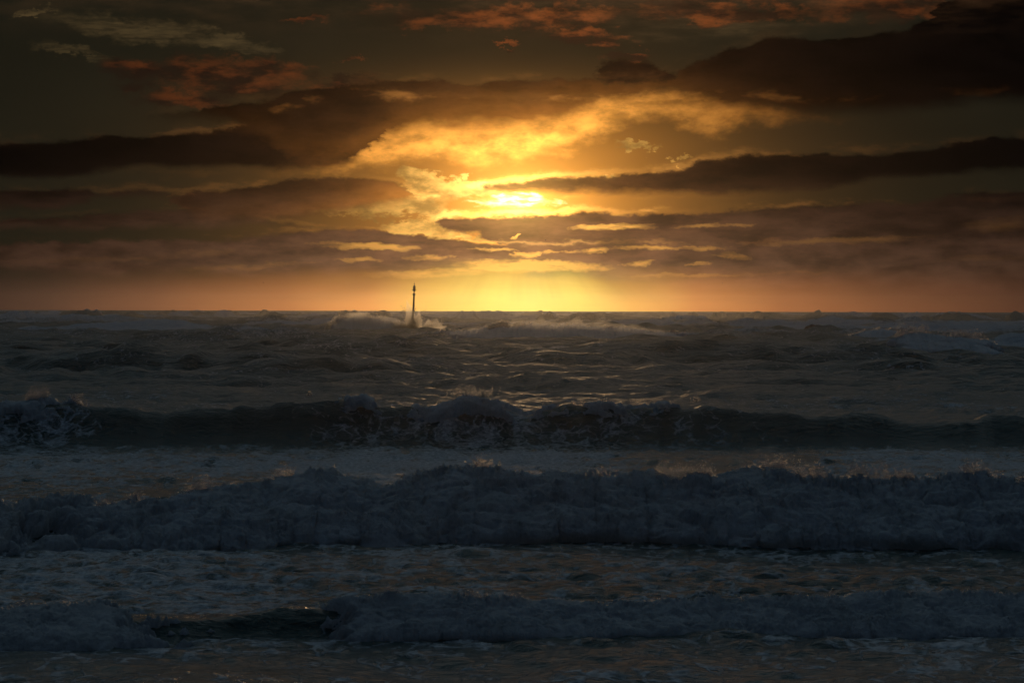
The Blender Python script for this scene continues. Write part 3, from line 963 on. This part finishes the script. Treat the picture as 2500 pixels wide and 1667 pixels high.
breaker('breaking_wave', 'dark blue foam wave with a spiky crest, far out towards the right edge',
        1960, 2330, crv([(1960, 210), (2330, 201)]), hump(2145, 150, 1.12, .3), const(5), const(10), hump(2150, 105, 1.0, 0, 2.5), 200, 40,
        nu_f=420, nv_f=56, lump=.022, fr=2.0, seed=63, thick=.004, face_foam=.30, spray_n=2600, spray_sz=.0050, spray_h=.09, detail=3, group='waves rolling in to the shore')
breaker('breaking_wave', 'smaller foam wave far out on the right, directly behind the one with the spiky crest',
        1900, 2160, crv([(1900, 262), (2160, 258)]), hump(2030, 95, 1.12, .3), const(5), const(10), hump(2020, 70, .95, 0, 2.5), 140, 36,
        nu_f=260, nv_f=44, lump=.018, fr=2.2, seed=69, thick=.004, face_foam=.30, spray_n=900, spray_sz=.0050, spray_h=.06, detail=3, group='waves rolling in to the shore')
breaker('breaking_wave', 'faint distant foam wave close to the horizon, right of the sun glow',
        1440, 1720, crv([(1440, 560), (1720, 552)]), hump(1570, 110, 1.9, .4), const(11), const(20), hump(1570, 80, .85, 0, 2.5), 140, 30,
        nu_f=260, nv_f=30, lump=.010, fr=3.0, seed=75, thick=.004, face_foam=.30, spray_n=0, detail=2, group='waves rolling in to the shore')

# mist added in front of the far breakers to make their faces glow
def crest_line(P, m, up, fwd):
    top = P[:, ::max(1, P.shape[1] // m)]
    i = top[..., 2].argmax(0)
    c = top[i, np.arange(top.shape[1])].copy()
    c[:, 2] += up; c[:, 1] -= fwd
    return c
c5 = crest_line(P5, 70, -.60, 6.8)
glow_mist('spray_glow_mist', W5, c5[4:-6], 2.6, 1.1, .045, 3)
c6 = crest_line(P6, 40, -.85, 9.4)
glow_mist('spray_glow_mist', W6, c6[3:-3], 3.0, 1.4, .11, 8)

# ================================================================ beacon post
import bmesh
def lathe(name, prof, mat, parent, seg=20, center=(0, 0)):
    """prof: list of (radius, z)"""
    n = len(prof)
    a = np.linspace(0, 2 * pi, seg, endpoint=False)
    vs = [(center[0] + r_ * math.cos(t), center[1] + r_ * math.sin(t), z) for r_, z in prof for t in a]
    fs = []
    for i in range(n - 1):
        for j in range(seg):
            k = (j + 1) % seg
            fs.append((i * seg + j, i * seg + k, (i + 1) * seg + k, (i + 1) * seg + j))
    fs.append(tuple(range(seg))[::-1]); fs.append(tuple(range((n - 1) * seg, n * seg)))
    me = bpy.data.meshes.new(name)
    me.from_pydata(vs, [], fs)
    for p in me.polygons: p.use_smooth = len(p.vertices) == 4
    me.materials.append(mat)
    me.set_sharp_from_angle(angle=R(40))
    return link(name, me, parent)

def bar(name, a, b, ra, rb, mat, parent, seg=8):
    a = Vector(a); b = Vector(b)
    z = (b - a).normalized(); x = z.orthogonal().normalized(); y = z.cross(x)
    vs = []
    for c, r_ in ((a, ra), (b, rb)):
        for i in range(seg):
            t = 2 * pi * i / seg
            vs.append(c + x * math.cos(t) * r_ + y * math.sin(t) * r_)
    fs = [(i, (i + 1) % seg, seg + (i + 1) % seg, seg + i) for i in range(seg)]
    fs.append(tuple(range(seg))[::-1]); fs.append(tuple(range(seg, 2 * seg)))
    me = bpy.data.meshes.new(name); me.from_pydata([tuple(v) for v in vs], [], fs)
    me.materials.append(mat)
    return link(name, me, parent)

M_POST = paint_material('weathered_post_paint', (0.085, 0.040, 0.024))
M_IRON = paint_material('dark_iron', (0.030, 0.018, 0.014), .4)
m, n, out = material('lantern_glass')
b_ = principled(n, Base_Color=(0.10, 0.035, 0.030, 1), Roughness=0.2, IOR=1.5)
n.t.links.new(b_.outputs[0], out.inputs[0])
M_LENS = m

BD = 390.0
bx = px_x(948.0, BD)
beacon = empty('beacon_post', (bx, BD, 0.0))
beacon.rotation_euler = (0.0, R(1.9), 0.0)
tag(beacon, 'thin rust brown beacon post with a lantern top, standing in the waves in the spray', 'beacon')
lathe('post', [(.155, -2.5), (.152, 1.0), (.136, 3.5), (.125, 5.02), (.125, 5.04)], M_POST, beacon, 24)
lathe('collar', [(.127, 5.00), (.150, 5.05), (.158, 5.12), (.205, 5.17), (.205, 5.24), (.150, 5.30), (.095, 5.38), (.070, 5.44)], M_IRON, beacon)
lathe('neck', [(.066, 5.43), (.058, 5.50), (.064, 5.57), (.10, 5.63), (.17, 5.70)], M_IRON, beacon)
lathe('lantern_tray', [(.16, 5.69), (.215, 5.76), (.240, 5.78), (.240, 5.81), (.18, 5.82)], M_IRON, beacon)
for k in range(4):
    t = R(8 + 90 * k)
    bar('bracket', (math.cos(t) * .20, math.sin(t) * .20, 5.76), (math.cos(t) * .300, math.sin(t) * .300, 5.80), .045, .022, M_IRON, beacon)
lathe('lantern', [(.150, 5.80), (.165, 5.86), (.165, 6.18), (.155, 6.22)], M_LENS, beacon)
for k in range(8):
    t = 2 * pi * k / 8
    bar('lantern_rib', (math.cos(t) * .172, math.sin(t) * .172, 5.80), (math.cos(t) * .164, math.sin(t) * .164, 6.20), .016, .016, M_IRON, beacon, 6)
lathe('lantern_hood', [(.178, 6.17), (.180, 6.22), (.160, 6.32), (.120, 6.41), (.070, 6.47), (.030, 6.50)], M_IRON, beacon)
lathe('cap', [(.022, 6.49), (.022, 6.575), (.125, 6.585), (.115, 6.61), (.03, 6.66), (.018, 6.69)], M_IRON, beacon)
bar('spike', (0, 0, 6.68), (0, 0, 6.93), .018, .009, M_IRON, beacon, 6)

# the sea bursting against it
g = np.random.default_rng(77)
splash = empty('wave_splash', (bx, BD - 1.2, 0.0))
tag(splash, 'fan of bright backlit spray bursting round the foot of the beacon post', 'splash')
def burst(n, ang0, ang1, v0, v1, sy, sz, name='drops', tmax=1.0, ex=(0, 0, 0)):
    th = g.uniform(ang0, ang1, n); v = v0 + (v1 - v0) * g.random(n) ** .6
    lobes = .72 + .38 * np.sin(th * 9 + 1.0) * np.sin(th * 23)
    v = v * lobes
    t = g.random(n) ** .55 * tmax
    x = np.sin(th) * v * t; z = np.cos(th) * v * t - 2.2 * t * t * .6
    y = g.normal(0, sy, n) * (t + .2)
    p = np.stack([x + ex[0] + g.normal(0, .05, n), y + ex[1], z + ex[2] + g.normal(0, .05, n)], -1)
    p = p[p[:, 2] > -.3]
    s = sz * (.35 + 1.2 * g.random(len(p)) ** 2.5)
    return drops(name, p, s, g, splash)
burst(2200, -1.1, 1.15, 1.4, 4.9, .45, .040, 'spray_fan', 1.0, (0, 0, .7))
burst(700, -.55, .6, 1.8, 4.4, .35, .036, 'spray_column', 1.0, (.1, 0, .7))
burst(2500, .75, 1.45, 2.5, 5.6, .4, .036, 'spray_arm', 1.0, (.6, 0, .2))
burst(1500, -1.35, -.8, 2.0, 4.2, .4, .034, 'spray_arm', 1.0, (-.4, 0, .3))
# churned mound at the foot
u = np.linspace(-1, 1, 150); v = np.linspace(0, 1, 60)
UU, VV = np.meshgrid(u, v)
xm = UU * 5.0; ym = (1 - VV * 2) * 1.4
hm = (.55 * np.exp(-(UU / .34) ** 2) + .35 * np.exp(-(UU / .8) ** 4)) * np.cos((VV * 2 - 1) * pi / 2) ** .6
hm = hm + domes(xm * 1.5, ym * 1.5 + 4, 5) * .26 + domes(xm * 4, ym * 4 + 4, 9) * .10
hm = hm * (1 - UU ** 8) - .35
me = grid_mesh('foam_mound', np.stack([xm, ym, hm], -1)); me.materials.append(M_FOAM)
link('foam_mound', me, splash)

# body of fine spray: a thin-rimmed fan
def mist_fan(parent, rx, r_, ry, dens, cx0, cz0, seed, lean=0.0):
    bm = bmesh.new()
    bmesh.ops.create_icosphere(bm, subdivisions=4, radius=1.0)
    for v in bm.verts:
        p = v.co.copy()
        th = math.atan2(p.x, max(-.2, p.z) + .25)
        lob = .70 + .30 * math.sin(th * 5 + seed) + .22 * math.sin(th * 11 + seed * 2) + .12 * math.sin(th * 23 + seed)
        if p.z < 0: lob = 1.0
        k = float(vnoise(np.array([p.x * 3 + 9]), np.array([p.z * 3 + p.y * 3 + 9]), seed)[0])
        v.co = Vector((cx0 + p.x * rx * (.6 + .4 * lob) + lean * max(p.z, 0), p.y * ry * (.7 + .6 * k) - 1.3, cz0 + p.z * (r_ if p.z > 0 else .6) * lob * (.8 + .4 * k)))
    me = bpy.data.meshes.new('spray_glow_mist'); bm.to_mesh(me); bm.free()
    me.materials.append(mist_material(dens, .9))
    return tag(link('spray_glow_mist', me, parent), kind='stuff')
mist_fan(splash, 2.7, 3.3, 1.2, .62, .1, .35, 2, .1)
mist_fan(splash, 4.6, 1.6, 1.0, .62, .6, .25, 5, .5)

# crest bursts on the nearer waves: thin jets of water thrown up
def jets(name, label, X, d, z0, n_j, w, hgt, sz, seed, ring=0):
    g = np.random.default_rng(seed)
    root = empty(name, (px_x(X, d), d, z0))
    tag(root, label, 'splash')
    P_ = []; S_ = []
    for j in range(n_j):
        x0 = g.normal(0, w * .45); a = g.normal(0, .45); v = hgt * g.uniform(.35, 1.15); n_ = int(90 * v / hgt) + 20
        t = np.linspace(0, 1, n_)
        curl = g.normal(0, .5)
        p = np.stack([x0 + np.sin(a) * v * t + curl * v * .35 * t * t, g.normal(0, .05) + .1 * t * g.normal(), v * t * (1.25 - .45 * t) * np.cos(a)], -1)
        p += g.normal(0, .012 * hgt / .3, p.shape) * (0.3 + t[:, None])
        P_.append(p); S_.append(sz * .68 * (1.25 - t) * g.uniform(.5, 1.2, n_))
    for j in range(ring):                      # little hoops where a film of water tears open
        c = (g.normal(0, w * .5), 0, hgt * g.uniform(.3, .8)); rr = hgt * g.uniform(.15, .30)
        t = np.linspace(0, 2 * pi, 110) + g.random()
        p = np.stack([c[0] + rr * np.cos(t) * g.uniform(.8, 1.2), c[1] + t * 0, c[2] + rr * np.sin(t)], -1) + g.normal(0, .004, (110, 3))
        P_.append(p); S_.append(np.full(110, sz * .55))
    drops('water_jets', np.concatenate(P_), np.concatenate(S_), g, root)
jets('wave_splash', 'lacy jets of water thrown up at the right end of the tallest white breaker', 2030, 37.9, .78, 26, .24, .24, .0052, 3, 7)
jets('wave_splash', 'single dark finger of water sticking up left of the lacy jets on the tallest breaker', 1985, 37.9, .80, 5, .035, .24, .0065, 4, 1)
jets('wave_splash', 'burst of spray on the central peak of the curling wave', 1090, 63.4, 1.10, 52, .62, .30, .0080, 5, 4)
jets('wave_splash', 'thin ring of water hanging left of the central spray burst on the curling wave', 1051, 63.4, 1.10, 3, .06, .16, .0070, 14, 3)
jets('wave_splash', 'small curl of spray left end of bright crest line on the curling wave', 708, 63.9, 1.08, 8, .07, .10, .0080, 6, 1)
jets('wave_splash', 'small glowing spray puff on the curling wave right of its central peak', 1600, 63.5, .98, 14, .14, .13, .0075, 7, 1)
jets('wave_splash', 'spiky spray on top of the dark blue far breaker at the right', 2205, 202.5, 1.15, 22, 1.1, .75, .028, 8, 2)
jets('wave_splash', 'thin upright jet of water above the middle of the nearest low roller', 968, 27.1, .38, 4, .03, .10, .0040, 9, 1)
jets('wave_splash', 'glittering drops flung up above the centre right of the tallest breaker', 1385, 37.9, .80, 16, .22, .16, .0050, 10, 1)

# ================================================================ rock awash
def rock(name, label, X, d, z, sx, sy, sz, seed):
    bm = bmesh.new()
    bmesh.ops.create_icosphere(bm, subdivisions=4, radius=1.0)
    for v in bm.verts:
        p = v.co
        k = float(fbm(np.array([p.x * 1.7 + 5]), np.array([p.y * 1.7 + p.z * 2.1 + 3]), seed, 5)[0]) - .5
        k2 = float(fbm(np.array([p.x * 5 + 5]), np.array([p.y * 5 + p.z * 4 + 3]), seed + 5, 3)[0]) - .5
        v.co = Vector((p.x * sx, p.y * sy, p.z * sz)) * (1 + k * .9 + k2 * .35)
    me = bpy.data.meshes.new(name); bm.to_mesh(me); bm.free()
    m, n, out = material('wet_rock')
    tcn = n.new('ShaderNodeTexCoord'); nz = n.noise(V(n, tcn.outputs['Object']), 1.5, 6, .7)
    b = principled(n, Base_Color=n.mix((.012, .010, .009), (.05, .04, .032), nz), Roughness=.45)
    n.t.links.new(b.outputs[0], out.inputs[0])
    me.materials.append(m)
    o = link(name, me); o.location = (px_x(X, d), d, z)
    return tag(o, label, 'rock')
rock('rock', 'low dark rock awash in the far waves at the right, near the horizon', 1886, 345.0, .55, 1.9, 1.2, .75, 3)

# ================================================================ birds
M_BIRD = paint_material('dark_plumage', (0.022, 0.016, 0.013), .2)
M_PALE = paint_material('pale_plumage', (0.55, 0.50, 0.42), .0)
def bird_body(mat):
    prof = [(-.22, .000, .004), (-.16, .026, .004), (-.07, .042, 0), (.04, .046, 0), (.11, .030, .008), (.15, .026, .018), (.185, .018, .018), (.225, .003, .014)]
    seg = 8; vs = []; fs = []
    for x, r_, z in prof:
        for k in range(seg):
            t = 2 * pi * k / seg
            vs.append((x, r_ * math.cos(t), z + r_ * .9 * math.sin(t)))
    for i in range(len(prof) - 1):
        for k in range(seg):
            j = (k + 1) % seg
            fs.append((i * seg + k, i * seg + j, (i + 1) * seg + j, (i + 1) * seg + k))
    # fan tail
    b0 = len(vs)
    vs += [(-.17, .02, .006), (-.17, -.02, .006), (-.29, -.055, .0), (-.29, .055, .0), (-.17, .02, -.004), (-.17, -.02, -.004)]
    fs += [(b0, b0 + 1, b0 + 2, b0 + 3), (b0 + 5, b0 + 4, b0 + 3, b0 + 2)]
    me = bpy.data.meshes.new('body'); me.from_pydata(vs, [], fs); me.materials.append(mat)
    for p in me.polygons: p.use_smooth = True
    return me
def bird_wing(side, lift, mat):
    # inner arm rises, outer hand levels off; swept, tapering, with thickness
    st = [(0.00, .075, -.085, 0), (.12, .085, -.075, .5), (.24, .070, -.060, 1.0), (.38, .015, -.075, 1.15), (.52, -.085, -.115, 1.0)]
    vs = []; fs = []
    for y, le, te, l in st:
        z = lift * l * .24 + .02
        yy_ = y * math.cos(abs(lift) * .75)
        for (x, dz_) in ((le, 0), ((le + te) / 2 + .01, .011), (te, 0), ((le + te) / 2, -.006)):
            vs.append((x, side * (yy_ + .02), z + dz_))
    for i in range(len(st) - 1):
        for k in range(4):
            j = (k + 1) % 4
            fs.append((i * 4 + k, i * 4 + j, (i + 1) * 4 + j, (i + 1) * 4 + k))
    fs.append((16, 17, 18, 19))
    me = bpy.data.meshes.new('wing'); me.from_pydata(vs, [], fs); me.materials.append(mat)
    return me
BODY = bird_body(M_BIRD)
POSES = [(bird_wing(1, l, M_BIRD), bird_wing(-1, l, M_BIRD)) for l in (1.6, .9, .2, -.6)]
def bird(X, Hh_, size, pose, yaw, label, mats=None, grp='seabirds over the horizon', d=None, roll=0.0):
    el_ = (713.0 - Hh_) / FV
    d = d or min(900.0, 6.0 / max(el_, .004))
    z = CAM_H + el_ * d
    s = size / .9 * (d / FV)                     # size in sky units across the span
    root = empty('seabird', (px_x(X, d), d, z))
    root.rotation_euler = (R(roll), 0, R(yaw)); root.scale = (s, s, s)
    tag(root, label, 'bird', grp)
    b = link('body', mats[0] if mats else BODY, root)
    w = mats[1] if mats else POSES[pose]
    link('wing', w[0], root); link('wing', w[1], root)
    return root
FLOCK = [  # bearing, height in sky units, apparent span, pose, yaw, label
    (1253, 552, 5.6, 0, 30, 'largest dark seabird, wings raised, in front of the cloud bank just below the sun'),
    (265, 622, 3.6, 1, 10, 'tiny dark bird at the far left, highest one left of the beacon'),
    (47, 662, 3.0, 1, 200, 'tiny dark bird nearest the left edge of the sky'),
    (303, 675, 3.2, 2, 20, 'tiny dark bird below and right of the highest far left bird'),
    (189, 679, 2.4, 2, 180, 'faint speck of a bird low on the left, second from the left edge'),
    (537, 676, 3.0, 1, 40, 'tiny dark bird, left one of a close pair low in the left orange sky'),
    (561, 673, 3.2, 0, 160, 'tiny bird with raised wings, right one of a close pair low on the left'),
    (605, 651, 4.4, 0, 350, 'clear dark bird under the cloud edge, highest of the small flock left of the beacon'),
    (623, 670, 3.2, 1, 10, 'tiny dark bird just below and right of the clear dark bird left of the beacon'),
    (451, 705, 2.4, 2, 180, 'faint bird almost touching the horizon on the left'),
    (756, 686, 2.4, 1, 200, 'faint low bird, lower left one of three nearest the beacon on its left'),
    (800, 680, 2.2, 2, 20, 'faint low bird, middle one of three nearest the beacon on its left'),
    (823, 662, 3.2, 1, 30, 'dark bird nearest to the beacon on its left, highest of three'),
    (1045, 691, 3.0, 1, 180, 'tiny bird low in the yellow glow, first one right of the beacon'),
    (1090, 681, 2.6, 2, 10, 'tiny bird in the yellow glow, second one right of the beacon'),
    (1255, 676, 2.6, 2, 170, 'tiny bird in the brightest glow straight below the largest seabird'),
    (1389, 699, 2.6, 2, 20, 'tiny bird just above the horizon right of the glow, lower left of a pair'),
    (1412, 695, 2.8, 1, 200, 'tiny bird just above the horizon right of the glow, upper right of a pair'),
    (1474, 669, 3.0, 2, 350, 'tiny gliding bird right of the glow, below a darker one'),
    (1500, 645, 3.4, 1, 30, 'dark bird right of the glow, just under the cloud bank'),
    (1659, 649, 3.8, 0, 20, 'dark bird halfway between glow and right edge, upper one of two stacked birds'),
    (1696, 694, 3.2, 0, 80, 'small bird with upright wings low over the horizon, lower one of two stacked birds'),
    (1752, 630, 4.4, 0, 90, 'dark bird seen end on, highest bird on the right side of the sky'),
    (1793, 647, 4.2, 0, 190, 'dark bird with shallow V wings, right of and below the highest right side bird'),
    (1785, 678, 2.6, 2, 20, 'faint bird directly below the one with wings in a shallow V'),
    (1912, 651, 3.8, 1, 200, 'dark gliding bird on the right, between the shallow V bird and the far right ones'),
    (1968, 663, 2.6, 1, 90, 'faint upright bird just right of the dark gliding bird on the right'),
    (2182, 667, 3.8, 0, 180, 'bird with wings spread wide, second from the right edge of the sky'),
    (2187, 702, 2.2, 2, 0, 'faint bird just above the horizon, below the wide winged one near the right edge'),
    (2283, 661, 3.0, 1, 95, 'small dark bird nearest the right edge of the sky'),
]
for X, Hh_, s, p, yw, lb in FLOCK:
    bird(X, Hh_, s, p, yw, lb)
pb = bird_body(M_PALE)
bird(19, 717, 6.0, 1, 60, 'pale bird gliding over dark waves at the far left edge, just below the horizon', (pb, (bird_wing(1, .2, M_PALE), bird_wing(-1, -.4, M_PALE))), None, d=260.0, roll=35)

# ================================================================ sea haze
hb = bpy.data.meshes.new('haze')
x0, x1, y0, y1, z0, z1 = -3600, 3600, -60, 1300, -8.0, 9.8
hb.from_pydata([(x0, y0, z0), (x1, y0, z0), (x1, y1, z0), (x0, y1, z0), (x0, y0, z1), (x1, y0, z1), (x1, y1, z1), (x0, y1, z1)], [],
               [(0, 3, 2, 1), (4, 5, 6, 7), (0, 1, 5, 4), (1, 2, 6, 5), (2, 3, 7, 6), (3, 0, 4, 7)])
m, n, out = material('haze')
pv = n.new('ShaderNodeVolumePrincipled')
pv.inputs['Color'].default_value = (0.95, 0.93, 0.90, 1)
pv.inputs['Density'].default_value = 0.00012
pv.inputs['Anisotropy'].default_value = 0.93
n.t.links.new(pv.outputs[0], out.inputs['Volume'])
hb.materials.append(m)
tag(link('haze', hb), kind='stuff')
